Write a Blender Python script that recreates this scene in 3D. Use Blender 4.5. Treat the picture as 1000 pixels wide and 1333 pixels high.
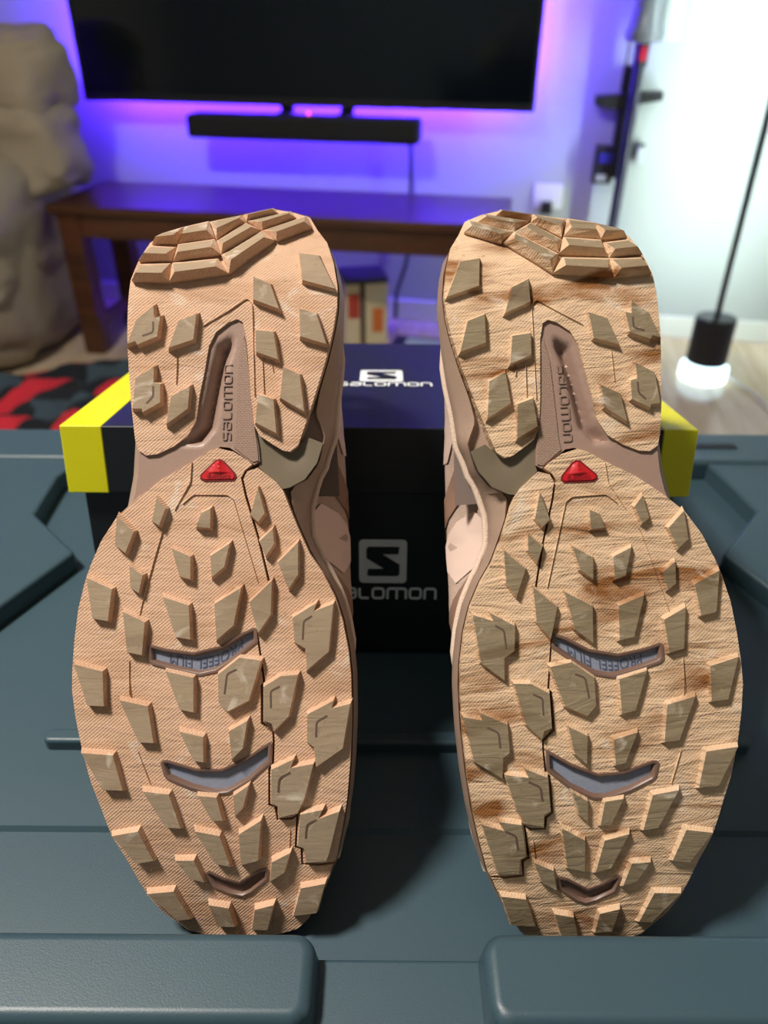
import bpy, bmesh, math, random
from mathutils import Vector, Matrix, noise
from mathutils.geometry import delaunay_2d_cdt
random.seed(7)
for o in list(bpy.data.objects): bpy.data.objects.remove(o)
SC = bpy.context.scene
COL = SC.collection

# ------------------------------------------------------------------ camera, world, lights, exposure
CAM_Z = 0.333                      # metres above the tote deck (deck = z 0)
PITCH = math.atan(1000/1503.0); ROLL = math.asin(11/1503.0)
fw = Vector((0, math.cos(PITCH), -math.sin(PITCH)))
up0 = Vector((0, math.sin(PITCH), math.cos(PITCH))); rt0 = Vector((1, 0, 0))
rt = rt0*math.cos(ROLL) + up0*math.sin(ROLL); upv = -rt0*math.sin(ROLL) + up0*math.cos(ROLL)
cam = bpy.data.cameras.new('camera'); camo = bpy.data.objects.new('camera', cam); COL.objects.link(camo)
cam.sensor_fit = 'HORIZONTAL'; cam.sensor_width = 36; cam.lens = 36.0
m = Matrix((rt, upv, -fw)).transposed().to_4x4(); m.translation = (0, 0, CAM_Z)
camo.matrix_world = m
cam.clip_start = 0.01
cam.dof.use_dof = True; cam.dof.focus_distance = 0.318; cam.dof.aperture_fstop = 11.0
SC.camera = camo
SC.view_settings.view_transform = 'Standard'; SC.view_settings.look = 'None'
SC.view_settings.gamma = 1.0; SC.view_settings.use_curve_mapping = False
SC.view_settings.exposure = 0.08
wd = bpy.data.worlds.new('world'); SC.world = wd; wd.use_nodes = True
wd.node_tree.nodes['Background'].inputs[0].default_value = (0.75, 0.85, 1.0, 1)
wd.node_tree.nodes['Background'].inputs[1].default_value = 0.06
LAMP_POWER = 49.0; LAMP_AT = (-0.80, 0.20, 1.66)
LED_PURPLE = 330.0; LAMP_STRIP = 190.0

# room frame: the far wall is turned 9.5 degrees to the tote
YAW = math.radians(9.5)
FLOOR_Z = CAM_Z - 0.95
def RP(a, d, z): return Vector((a*math.cos(YAW) + d*math.sin(YAW), -a*math.sin(YAW) + d*math.cos(YAW), FLOOR_Z + z))
ROOM = Matrix.Rotation(-YAW, 4, 'Z'); ROOM.translation = (0, 0, FLOOR_Z)

# ------------------------------------------------------------------ helpers
def tag(o, label=None, cat=None, group=None, kind=None):
    if label: o['label'] = label
    if cat: o['category'] = cat
    if group: o['group'] = group
    if kind: o['kind'] = kind
    return o
def empty(name, mat=None, label=None, cat=None, group=None):
    o = bpy.data.objects.new(name, None); COL.objects.link(o); o.empty_display_size = .05
    if mat is not None: o.matrix_world = mat
    return tag(o, label, cat, group)
def link(name, me, mat, parent=None, smooth=None):
    o = bpy.data.objects.new(name, me); COL.objects.link(o)
    for mm in (mat if isinstance(mat, (list, tuple)) else [mat]): me.materials.append(mm)
    if parent: o.parent = parent
    if smooth is not None:
        me.polygons.foreach_set('use_smooth', [True]*len(me.polygons))
        me.set_sharp_from_angle(angle=math.radians(smooth))
    return o
def obj(name, vs, fs, mat, parent=None, smooth=None, mi=None, flip=False):
    me = bpy.data.meshes.new(name)
    if flip: fs = [tuple(reversed(f)) for f in fs]
    me.from_pydata([tuple(v) for v in vs], [], fs)
    if mi: me.polygons.foreach_set('material_index', mi)
    me.update()
    return link(name, me, mat, parent, smooth)
class MB:
    """collects shapes for one mesh"""
    def __init__(s): s.v = []; s.f = []; s.m = []
    def add(s, vs, fs, mi=0):
        n = len(s.v); s.v += [Vector(p) for p in vs]; s.f += [tuple(i+n for i in f) for f in fs]; s.m += [mi]*len(fs); return s
    def box(s, a, b, mi=0, taper=0.0):
        x0, y0, z0 = a; x1, y1, z1 = b; t = taper
        vs = [(x0+t, y0+t, z0), (x1-t, y0+t, z0), (x1-t, y1-t, z0), (x0+t, y1-t, z0), (x0, y0, z1), (x1, y0, z1), (x1, y1, z1), (x0, y1, z1)]
        return s.add(vs, [(3,2,1,0), (4,5,6,7), (0,1,5,4), (1,2,6,5), (2,3,7,6), (3,0,4,7)], mi)
    def prism(s, pts, z0, z1, mi=0, base=None):
        n = len(pts); b = base or pts
        vs = [(p[0], p[1], z0) for p in b] + [(p[0], p[1], z1) for p in pts]
        return s.add(vs, [tuple(range(n-1, -1, -1)), tuple(range(n, 2*n))] + [(i, (i+1) % n, n+(i+1) % n, n+i) for i in range(n)], mi)
    def tube(s, pts, r, n=10, mi=0):
        pts = [Vector(p) for p in pts]; rr = r if isinstance(r, (list, tuple)) else [r]*len(pts)
        vs = []
        for i, p in enumerate(pts):
            t = (pts[min(i+1, len(pts)-1)] - pts[max(i-1, 0)]).normalized()
            a = t.orthogonal().normalized() if i == 0 else (a - t*a.dot(t)).normalized()
            b = t.cross(a)
            vs += [p + (a*math.cos(2*math.pi*k/n) + b*math.sin(2*math.pi*k/n))*rr[i] for k in range(n)]
        fs = [(i*n+k, i*n+(k+1) % n, (i+1)*n+(k+1) % n, (i+1)*n+k) for i in range(len(pts)-1) for k in range(n)]
        fs += [tuple(range(n-1, -1, -1)), tuple(range((len(pts)-1)*n, len(pts)*n))]
        return s.add(vs, fs, mi)
    def lathe(s, prof, c=(0, 0, 0), n=28, mi=0):
        vs = [(c[0]+r*math.cos(2*math.pi*k/n), c[1]+r*math.sin(2*math.pi*k/n), c[2]+z) for r, z in prof for k in range(n)]
        fs = [(i*n+k, i*n+(k+1) % n, (i+1)*n+(k+1) % n, (i+1)*n+k) for i in range(len(prof)-1) for k in range(n)]
        fs += [tuple(range(n-1, -1, -1)), tuple(range((len(prof)-1)*n, len(prof)*n))]
        return s.add(vs, fs, mi)
    def superell(s, c, r, e1=.5, e2=.5, nu=28, nv=18, wob=0., seed=0, mi=0):
        sg = lambda x, e: math.copysign(abs(x)**e, x)
        vs = []
        for j in range(nv+1):
            ph = -math.pi/2 + math.pi*j/nv
            for i in range(nu):
                th = 2*math.pi*i/nu
                p = Vector((sg(math.cos(ph), e1)*sg(math.cos(th), e2), sg(math.cos(ph), e1)*sg(math.sin(th), e2), sg(math.sin(ph), e1)))
                q = Vector((c[0]+p.x*r[0], c[1]+p.y*r[1], c[2]+p.z*r[2]))
                if wob: q += p*wob*(noise.noise(q*9 + Vector((seed, 0, 0))) + .35*noise.noise(Vector((q.x*14, q.y*14, q.z*38)) + Vector((0, seed, 0))))
                vs.append(q)
        fs = [(j*nu+i, j*nu+(i+1) % nu, (j+1)*nu+(i+1) % nu, (j+1)*nu+i) for j in range(nv) for i in range(nu)]
        return s.add(vs, fs, mi)
    def build(s, name, mat, parent=None, smooth=None, bevel=0, seg=2):
        o = obj(name, s.v, s.f, mat, parent, smooth, s.m)
        if bevel:
            b = o.modifiers.new('bevel', 'BEVEL'); b.width = bevel; b.segments = seg; b.limit_method = 'ANGLE'; b.angle_limit = math.radians(35)
            if smooth is None:
                o.data.polygons.foreach_set('use_smooth', [True]*len(o.data.polygons)); b.harden_normals = True
        return o

# ------------------------------------------------------------------ materials
def lin(r, g, b):
    f = lambda c: (c/255/12.92) if c/255 <= .04045 else ((c/255+.055)/1.055)**2.4
    return (f(r), f(g), f(b), 1)
def newmat(name):
    mt = bpy.data.materials.new(name); mt.use_nodes = True
    return mt, mt.node_tree.nodes, mt.node_tree.links, mt.node_tree.nodes['Principled BSDF']
def plain(name, col, rough=.5, metal=0., bump=0., bscale=300., var=.0, vscale=20., spec=.5, coat=0.):
    mt, N, L, P = newmat(name)
    P.inputs['Roughness'].default_value = rough; P.inputs['Metallic'].default_value = metal
    P.inputs['Specular IOR Level'].default_value = spec; P.inputs['Coat Weight'].default_value = coat
    tc = N.new('ShaderNodeTexCoord')
    n1 = N.new('ShaderNodeTexNoise'); n1.inputs['Scale'].default_value = vscale; n1.inputs['Detail'].default_value = 6
    L.new(tc.outputs['Object'], n1.inputs['Vector'])
    rp = N.new('ShaderNodeMix'); rp.data_type = 'RGBA'
    rp.inputs[6].default_value = tuple(c*(1-var) for c in col[:3])+(1,); rp.inputs[7].default_value = tuple(min(1, c*(1+var)) for c in col[:3])+(1,)
    L.new(n1.outputs['Fac'], rp.inputs[0]); L.new(rp.outputs[2], P.inputs['Base Color'])
    if bump:
        n2 = N.new('ShaderNodeTexNoise'); n2.inputs['Scale'].default_value = bscale; n2.inputs['Detail'].default_value = 4
        L.new(tc.outputs['Object'], n2.inputs['Vector'])
        b = N.new('ShaderNodeBump'); b.inputs['Strength'].default_value = bump; b.inputs['Distance'].default_value = .001
        L.new(n2.outputs['Fac'], b.inputs['Height']); L.new(b.outputs['Normal'], P.inputs['Normal'])
    return mt
def emit(name, col, s):
    mt, N, L, P = newmat(name)
    P.inputs['Base Color'].default_value = (.8, .8, .8, 1); P.inputs['Emission Color'].default_value = col; P.inputs['Emission Strength'].default_value = s
    return mt
def ramp(N, stops):
    r = N.new('ShaderNodeValToRGB'); e = r.color_ramp.elements
    e[0].position, e[0].color = stops[0]; e[1].position, e[1].color = stops[1]
    for p, c in stops[2:]: x = e.new(p); x.color = c
    return r
def rubber(name, c0, c1, dirt, amount, hatch=.5, striae=0., grime=None):
    """moulded outsole rubber: fine diagonal cross-hatch relief, blotchy wear, rust-coloured dried mud"""
    mt, N, L, P = newmat(name); P.inputs['Roughness'].default_value = .72; P.inputs['Specular IOR Level'].default_value = .25
    tc = N.new('ShaderNodeTexCoord')
    def noise_(scale, detail=6, vec=None, dist=0.):
        n = N.new('ShaderNodeTexNoise'); n.inputs['Scale'].default_value = scale; n.inputs['Detail'].default_value = detail; n.inputs['Distortion'].default_value = dist
        L.new(vec or tc.outputs['Object'], n.inputs['Vector']); return n
    def mix(fac, a, b, mode='MIX'):
        x = N.new('ShaderNodeMix'); x.data_type = 'RGBA'; x.blend_type = mode
        for s, val in ((x.inputs[0], fac), (x.inputs[6], a), (x.inputs[7], b)):
            if hasattr(val, 'is_linked'): L.new(val, s)
            else: s.default_value = val
        return x.outputs[2]
    a = noise_(35); base = mix(a.outputs['Fac'], c0, c1)
    mp = N.new('ShaderNodeMapping'); mp.inputs['Scale'].default_value = (11, 42, 24); L.new(tc.outputs['Object'], mp.inputs['Vector'])
    d = noise_(1.4, 9, mp.outputs['Vector'], .9)
    dr = ramp(N, [(.53, (0, 0, 0, 1)), (.66, (1, 1, 1, 1))]); L.new(d.outputs['Fac'], dr.inputs[0])
    k = N.new('ShaderNodeMath'); k.operation = 'MULTIPLY'; k.inputs[1].default_value = amount; L.new(dr.outputs[0], k.inputs[0])
    base = mix(k.outputs[0], base, dirt)
    sp = noise_(420, 3); sr = ramp(N, [(.62, (0, 0, 0, 1)), (.74, (1, 1, 1, 1))]); L.new(sp.outputs['Fac'], sr.inputs[0])
    k2 = N.new('ShaderNodeMath'); k2.operation = 'MULTIPLY'; k2.inputs[1].default_value = .35; L.new(sr.outputs[0], k2.inputs[0])
    base = mix(k2.outputs[0], base, grime or dirt)
    pf = noise_(55, 8, None, 1.5); pr_ = ramp(N, [(.60, (0, 0, 0, 1)), (.70, (1, 1, 1, 1))]); L.new(pf.outputs['Fac'], pr_.inputs[0])
    k3 = N.new('ShaderNodeMath'); k3.operation = 'MULTIPLY'; k3.inputs[1].default_value = .5; L.new(pr_.outputs[0], k3.inputs[0])
    base = mix(k3.outputs[0], base, lin(222, 210, 192))
    L.new(base, P.inputs['Base Color'])
    def wave(rot, scale, dist=0., dscale=1.):
        m2 = N.new('ShaderNodeMapping'); m2.inputs['Rotation'].default_value = (0, 0, rot); L.new(tc.outputs['Object'], m2.inputs['Vector'])
        w = N.new('ShaderNodeTexWave'); w.inputs['Scale'].default_value = scale; w.inputs['Distortion'].default_value = dist; w.inputs['Detail'].default_value = 3; w.inputs['Detail Scale'].default_value = dscale
        L.new(m2.outputs['Vector'], w.inputs['Vector']); return w.outputs['Fac']
    h1 = wave(math.radians(48), 290, .5, 60); h2 = wave(math.radians(-42), 290, .5, 60)
    s = N.new('ShaderNodeMath'); s.operation = 'ADD'; L.new(h1, s.inputs[0])
    h2k = N.new('ShaderNodeMath'); h2k.operation = 'MULTIPLY'; h2k.inputs[1].default_value = .45; L.new(h2, h2k.inputs[0]); L.new(h2k.outputs[0], s.inputs[1])
    b1 = N.new('ShaderNodeBump'); b1.inputs['Strength'].default_value = hatch; b1.inputs['Distance'].default_value = .0003; L.new(s.outputs[0], b1.inputs['Height'])
    mp3 = N.new('ShaderNodeMapping'); mp3.inputs['Scale'].default_value = (20, 95, 40); mp3.inputs['Rotation'].default_value = (0, 0, .25); L.new(tc.outputs['Object'], mp3.inputs['Vector'])
    st = noise_(1.5, 10, mp3.outputs['Vector'], 2.2)
    b2 = N.new('ShaderNodeBump'); b2.inputs['Strength'].default_value = .12+striae; b2.inputs['Distance'].default_value = .0022; L.new(st.outputs['Fac'], b2.inputs['Height'])
    L.new(b1.outputs['Normal'], b2.inputs['Normal']); L.new(b2.outputs['Normal'], P.inputs['Normal'])
    return mt
def woven(name, col, scale, strength, rough=.8, holes=None):
    mt, N, L, P = newmat(name); P.inputs['Roughness'].default_value = rough
    tc = N.new('ShaderNodeTexCoord'); br = N.new('ShaderNodeTexBrick')
    br.inputs['Scale'].default_value = scale; br.inputs['Mortar Size'].default_value = .03; br.inputs['Mortar Smooth'].default_value = .6
    br.inputs['Color1'].default_value = col; br.inputs['Color2'].default_value = tuple(c*.9 for c in col[:3])+(1,)
    br.inputs['Mortar'].default_value = holes or tuple(c*.72 for c in col[:3])+(1,)
    L.new(tc.outputs['Object'], br.inputs['Vector']); L.new(br.outputs['Color'], P.inputs['Base Color'])
    b = N.new('ShaderNodeBump'); b.invert = True; b.inputs['Strength'].default_value = strength; b.inputs['Distance'].default_value = .0008
    L.new(br.outputs['Fac'], b.inputs['Height']); L.new(b.outputs['Normal'], P.inputs['Normal'])
    return mt
M = {}
M['rubL'] = rubber('rubber_peach', lin(214, 178, 150), lin(196, 158, 128), lin(168, 126, 92), .45, .45, .15, lin(146, 116, 92))
M['rubR'] = rubber('rubber_muddy', lin(222, 192, 160), lin(202, 168, 134), lin(136, 88, 46), 1.0, .3, .6, lin(130, 98, 64))
M['lugL'] = rubber('lug_tread_worn', lin(170, 150, 126), lin(148, 128, 104), lin(126, 106, 84), .5, .05, .05, lin(116, 98, 78))
M['lugR'] = rubber('lug_tread_muddy', lin(152, 136, 110), lin(130, 114, 90), lin(100, 82, 58), .7, .05, .2, lin(98, 80, 56))
M['midsole'] = plain('midsole_mauve', lin(166, 140, 122), .5, bump=.1, bscale=900, var=.05)
M['groove'] = plain('groove_brown', lin(96, 74, 62), .7)
M['shank'] = plain('shank_mauve_plastic', lin(158, 130, 116), .42, bump=.08, bscale=1200, var=.06)
M['wing'] = woven('shank_weave', lin(168, 138, 120), 330, .8, .6)
M['olive'] = plain('arch_olive_plastic', lin(116, 104, 86), .38, var=.08, vscale=40)
M['frame'] = plain('window_brown_plastic', lin(118, 92, 80), .4, var=.06)
M['film'] = woven('film_blue_grey', lin(146, 152, 170), 420, .5, .35)
M['film_text'] = plain('film_lettering', lin(84, 90, 112), .5)
M['red'] = plain('badge_red_rubber', lin(196, 26, 34), .42)
M['red_d'] = plain('badge_red_dark', lin(120, 16, 24), .5)
M['emboss'] = plain('embossed_mauve', lin(140, 114, 102), .5)
M['mesh'] = woven('upper_mesh', lin(214, 186, 168), 420, .9, .85, lin(150, 122, 106))
M['panel'] = plain('upper_pink_film', lin(226, 198, 184), .45, var=.03)
M['stripe'] = plain('upper_brown_strip', lin(148, 116, 98), .5, var=.05)
M['piping'] = plain('upper_piping', lin(216, 192, 172), .7, bump=.5, bscale=1500)
M['lining'] = plain('lining_grey', lin(120, 104, 96), .9)
M['lace'] = plain('lace_tan', lin(190, 160, 140), .8)
M['tote'] = plain('tote_blue_grey_plastic', lin(56, 78, 88), .40, bump=.10, bscale=1800, var=.08, vscale=7)
M['card'] = plain('box_black_card', lin(18, 22, 28), .45, bump=.05, bscale=300, var=.15)
M['cardtop'] = plain('box_navy_card', lin(26, 30, 50), .42, bump=.05, bscale=300, var=.2)
M['yellow'] = plain('box_yellow_card', lin(226, 222, 12), .5, var=.04)
M['logo'] = plain('logo_white', lin(244, 248, 250), .5)
M['tv'] = plain('tv_black_plastic', lin(16, 17, 20), .4)
M['screen'] = plain('tv_glass', lin(6, 11, 17), .12, spec=.5)
M['dark'] = plain('black_plastic', lin(20, 20, 26), .45)
M['sound'] = woven('soundbar_cloth', lin(18, 18, 22), 260, .5, .8)
M['wall'] = plain('wall_paint', lin(172, 176, 176), .75, var=.03, vscale=3, bump=.08, bscale=120)
M['rear'] = plain('rear_wall_paint', lin(128, 146, 154), .8)
M['ceil'] = plain('ceiling_paint', lin(225, 225, 222), .9)
M['trim'] = plain('trim_paint', lin(220, 220, 214), .5)
M['wood'] = None
M['chair'] = None
def wood(name, c0, c1, scale, rough, axis=0):
    mt, N, L, P = newmat(name); P.inputs['Roughness'].default_value = rough
    tc = N.new('ShaderNodeTexCoord'); mp = N.new('ShaderNodeMapping')
    sc = [scale*8]*3; sc[axis] = scale; mp.inputs['Scale'].default_value = sc
    L.new(tc.outputs['Object'], mp.inputs['Vector'])
    n = N.new('ShaderNodeTexNoise'); n.inputs['Scale'].default_value = 1.; n.inputs['Detail'].default_value = 8; n.inputs['Distortion'].default_value = 1.2
    L.new(mp.outputs['Vector'], n.inputs['Vector'])
    r = ramp(N, [(.3, c0), (.7, c1)]); L.new(n.outputs['Fac'], r.inputs[0]); L.new(r.outputs[0], P.inputs['Base Color'])
    return mt
M['wood'] = wood('table_wood_brown', lin(60, 34, 21), lin(88, 52, 31), 3, .3)
M['oak'] = wood('floor_oak', lin(190, 168, 136), lin(212, 192, 162), 2.5, .14, 1)
M['chair'] = plain('armchair_microfibre', lin(150, 138, 118), .95, bump=.6, bscale=60, var=.12, vscale=6)

# ------------------------------------------------------------------ room
def room(o): o.matrix_world = ROOM; return o
WD = 2.66; X0, X1, YR, HC = -2.9, 1.15, -1.7, 2.4
fl = tag(room(MB().box((X0, YR, -.04), (X1, WD, -.006)).build('floor', M['oak'])), kind='structure')
bw = .14
plank_me = None
k = 0
x = X0
rowi = 0
while x < X1-.01:
    w_ = min(bw, X1-x)
    y = .95 - (rowi % 3)*.3
    while y < WD-.01:
        y1 = min(y+.9, WD)
        if y1 > .9:
            mbp = MB().box((x+.0008, max(y, .9)+.0008, -.006), (x+w_-.0008, y1-.0008, 0))
            p = mbp.build('floor_plank', M['oak'], fl)
        y = y1
    x += w_; rowi += 1
tag(room(MB().box((X0, WD, -.04), (X1, WD+.1, HC)).build('wall_back', M['wall'])), kind='structure')
tag(room(MB().box((X1, YR, -.04), (X1+.1, WD+.1, HC)).build('wall_right', M['wall'])), kind='structure')
tag(room(MB().box((X0-.1, YR, -.04), (X0, WD+.1, HC)).build('wall_left', M['wall'])), kind='structure')
tag(room(MB().box((X0-.1, YR-.1, -.04), (X1+.1, YR, HC)).build('wall_rear', M['rear'])), kind='structure')
tag(room(MB().box((X0-.1, YR-.1, HC), (X1+.1, WD+.1, HC+.08)).build('ceiling', M['ceil'])), kind='structure')
tag(room(MB().box((X0, WD-.012, 0), (X1, WD, .07)).build('baseboard_back', M['trim'], bevel=.003)), kind='structure')

# ceiling light (the room's main lamp)
cl = empty('ceiling_light', Matrix.Translation(LAMP_AT), 'round white ceiling light above the tote', 'light')
MB().lathe([(.02, .123), (.20, .123), (.20, .03), (.19, .02), (.02, .02)]).build('housing', M['trim'], cl, 40)
ld = bpy.data.lights.new('ceiling_lamp', 'AREA'); ld.shape = 'DISK'; ld.size = .30; ld.energy = LAMP_POWER; ld.color = (1.0, .93, .84)
lo = bpy.data.objects.new('lamp_light', ld); COL.objects.link(lo); lo.parent = cl; lo.location = (0, 0, .015)

# ------------------------------------------------------------------ television, soundbar
tv = empty('television', ROOM, 'large flat black television on the far wall glowing purple behind', 'television')
TD = 2.545; TX0, TX1, TZ0, TZ1 = -1.391, .008, .683, 1.49
MB().box((TX0, TD, TZ0), (TX1, TD+.035, TZ1)).build('cabinet', M['tv'], tv, bevel=.004)
MB().box((TX0+.012, TD-.002, TZ0+.02), (TX1-.012, TD+.004, TZ1-.012)).build('screen', M['screen'], tv)
bz = MB(); bz.box((TX0, TD-.006, TZ0), (TX1, TD+.01, TZ0+.02)); bz.box((TX0, TD-.006, TZ1-.012), (TX1, TD+.01, TZ1)); bz.box((TX0, TD-.006, TZ0+.02), (TX0+.012, TD+.01, TZ1-.012)); bz.box((TX1-.012, TD-.006, TZ0+.02), (TX1, TD+.01, TZ1-.012))
bz.build('bezel', M['tv'], tv)
MB().box((TX0+.4, TD+.035, TZ0+.22), (TX1-.4, WD-.002, TZ1-.25)).build('wall_mount', M['dark'], tv)
purple = emit('led_purple', (.075, .014, 1.0, 1), LED_PURPLE)
e = MB(); e.box((TX0+.05, TD+.036, TZ0+.045), (TX1-.05, TD+.046, TZ0+.057)); e.build('led_strip', purple, tv)
e = MB(); e.box((TX1-.062, TD+.036, TZ0+.06), (TX1-.05, TD+.046, TZ1-.06)); e.build('led_strip', purple, tv)
e = MB(); e.box((TX0+.05, TD+.036, TZ0+.06), (TX0+.062, TD+.046, TZ1-.06)); e.build('led_strip', purple, tv)
sb = empty('soundbar', ROOM, 'long black soundbar hanging under the television', 'soundbar')
b = MB().box((-1.037, 2.47, .594), (-.319, 2.56, .660)).build('cabinet', M['sound'], sb, bevel=.012, seg=3)
for a in (-.745, -.555):
    br_ = MB(); br_.box((a-.02, 2.58, .655), (a+.02, 2.588, .80)); br_.box((a-.02, 2.53, .655), (a+.02, 2.588, .664)); br_.build('bracket', M['dark'], sb)
MB().box((-.669, 2.53, .660), (-.661, 2.538, .667)).build('indicator', emit('led_red', (1, .02, .02, 1), 3.), sb)
cb = MB().tube([RP(-.36, 2.58, .61), RP(-.36, 2.62, .55), RP(-.357, 2.63, .30), RP(-.37, 2.63, .2), RP(-.402, 2.63, .1), RP(-.402, 2.62, .012)], .006, 8).build('power_cable', M['dark'], None, 60)
tag(cb, 'thin dark cable dropping down the wall from the soundbar', 'cable')
ou = empty('wall_outlet', ROOM, 'white wall outlet with a black plug', 'outlet')
MB().box((.035, WD-.008, .395), (.125, WD, .47)).build('plate', M['trim'], ou, bevel=.003)
MB().box((.06, WD-.035, .385), (.095, WD-.008, .42)).build('plug', M['dark'], ou, bevel=.004)

# ------------------------------------------------------------------ table
tb = empty('console_table', ROOM, 'dark brown wooden table below the television', 'table')
TB = (-1.355, -.03, 2.135, 2.50)
MB().box((TB[0], TB[2], .432), (TB[1], TB[3], .455)).build('table_top', M['wood'], tb, bevel=.003)
MB().box((TB[0]+.07, TB[2]+.02, .362), (TB[1]-.07, TB[2]+.042, .432)).build('apron', M['wood'], tb)
MB().box((TB[0]+.07, TB[3]-.042, .362), (TB[1]-.07, TB[3]-.02, .432)).build('apron', M['wood'], tb)
for ax in (TB[0]+.02, TB[1]-.085):
    MB().box((ax+.02, TB[2]+.06, .362), (ax+.042, TB[3]-.06, .432)).build('apron', M['wood'], tb)
    MB().box((ax+.02, TB[2]+.06, .06), (ax+.042, TB[3]-.06, .10)).build('stretcher', M['wood'], tb)
    for ay in (TB[2]+.012, TB[3]-.072):
        MB().box((ax, ay, 0), (ax+.065, ay+.06, .432)).build('leg', M['wood'], tb, bevel=.002)

# things under the table
gb = empty('game_case', ROOM @ Matrix.Translation((-.48, 2.44, 0)) @ Matrix.Rotation(.35, 4, 'Z'), 'small dark topped box with cream and red sides under the table', 'box')
MB().box((-.07, -.05, 0), (.07, .10, .20)).build('body', plain('card_cream', lin(212, 196, 160), .6, var=.1), gb, bevel=.002)
MB().box((-.072, -.052, .2), (.072, .102, .214)).build('lid', plain('card_charcoal', lin(58, 54, 54), .6), gb)
MB().box((-.02, -.053, 0), (-.005, -.0505, .2)).build('spine', plain('card_brown', lin(60, 44, 34), .6), gb)
MB().box((-.06, -.0525, .09), (-.024, -.0505, .17)).build('red_panel', plain('card_red', lin(176, 60, 40), .6), gb)
MB().box((.02, -.0525, .04), (.055, -.0505, .12)).build('orange_panel', plain('card_orange', lin(206, 110, 50), .6), gb)
rt_ = empty('router', ROOM @ Matrix.Translation((-.23, 2.30, 0)) @ Matrix.Rotation(-.1, 4, 'Z'), 'low black router with a pale top panel on the floor under the table', 'router')
MB().box((-.14, -.07, 0), (.12, .07, .045)).build('case', M['dark'], rt_, bevel=.006)
MB().box((-.09, -.06, .045), (.03, .03, .052)).build('top_panel', plain('router_pale', lin(170, 186, 196), .4), rt_)
MB().tube([(.09, -.05, .04), (.13, .0, .10)], .006).build('antenna', plain('antenna_white', lin(210, 210, 210), .5), rt_)

# ------------------------------------------------------------------ armchair
ac = empty('armchair', ROOM @ Matrix.Translation((-1.77, 2.16, 0)), 'beige upholstered armchair at the left of the table', 'armchair')
MB().superell((.02, .03, .30), (.34, .36, .297), .30, .45, nu=56, nv=40, wob=.03, seed=3).build('base', M['chair'], ac, 60)
bc = MB().superell((.305, .13, .775), (.155, .13, .110), .55, .6, nu=56, nv=40, wob=.03, seed=1)
bc.superell((.305, .12, .585), (.160, .14, .118), .5, .6, nu=56, nv=40, wob=.03, seed=8)
bc.build('back_cushion', M['chair'], ac, 60)
MB().superell((-.06, .16, .655), (.175, .17, .225), .55, .6, wob=.04, seed=2).build('back_cushion', M['chair'], ac, 60)
MB().superell((.22, -.10, .40), (.15, .28, .19), .6, .55, nu=56, nv=40, wob=.04, seed=5).build('arm_rest', M['chair'], ac, 60)
MB().superell((-.15, -.10, .40), (.24, .28, .10), .5, .4, wob=.02, seed=6).build('seat_cushion', M['chair'], ac, 60)

# ------------------------------------------------------------------ checked blanket on the floor
def check_mat():
    mt, N, L, P = newmat('blanket_check'); P.inputs['Roughness'].default_value = .95
    uv = N.new('ShaderNodeUVMap'); sp = N.new('ShaderNodeSeparateXYZ'); L.new(uv.outputs[0], sp.inputs[0])
    def sq(s):
        a = N.new('ShaderNodeMath'); a.operation = 'MULTIPLY'; a.inputs[1].default_value = 2.4; L.new(s, a.inputs[0])
        b = N.new('ShaderNodeMath'); b.operation = 'FRACT'; L.new(a.outputs[0], b.inputs[0])
        c = N.new('ShaderNodeMath'); c.operation = 'GREATER_THAN'; c.inputs[1].default_value = .5; L.new(b.outputs[0], c.inputs[0]); return c.outputs[0]
    add = N.new('ShaderNodeMath'); add.operation = 'ADD'; L.new(sq(sp.outputs[0]), add.inputs[0]); L.new(sq(sp.outputs[1]), add.inputs[1])
    dv = N.new('ShaderNodeMath'); dv.operation = 'DIVIDE'; dv.inputs[1].default_value = 2.; L.new(add.outputs[0], dv.inputs[0])
    r = ramp(N, [(0, lin(206, 40, 56)), (.34, lin(24, 28, 34)), (.8, lin(58, 74, 84))]); r.color_ramp.interpolation = 'CONSTANT'
    L.new(dv.outputs[0], r.inputs[0]); L.new(r.outputs[0], P.inputs['Base Color']); return mt
n = 40; vs = []; fs = []
for j in range(n+1):
    for i in range(n+1):
        s, t = i/n, j/n
        q = Vector((s*3, t*3, 0)); a = -1.58 + .60*s + .05*noise.noise(q*1.3); d = 1.45 + (.26 + .54*s)*t + .06*noise.noise(q*1.2+Vector((9, 0, 0)))
        edge = min(1, min(s, 1-s, t, 1-t)*8)
        vs.append(Vector((a, d, .006 + edge*(.045 + .055*noise.noise(q*1.7+Vector((0, 0, 4))) + .03*abs(noise.noise(q*4)))) ))
vs = [Vector((p.x, p.y, max(p.z, .004))) for p in vs]
fs = [(j*(n+1)+i, j*(n+1)+i+1, (j+1)*(n+1)+i+1, (j+1)*(n+1)+i) for j in range(n) for i in range(n)]
bl = room(obj('blanket', vs, fs, check_mat(), None, 60))
ul = bl.data.uv_layers.new(name='UVMap')
for lp in bl.data.loops: ul.data[lp.index].uv = ((lp.vertex_index % (n+1))/n, (lp.vertex_index//(n+1))/n)
sm = bl.modifiers.new('thick', 'SOLIDIFY'); sm.thickness = .004; sm.offset = 1
tag(bl, 'crumpled red, black and grey checked blanket on the floor', 'blanket')

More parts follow.
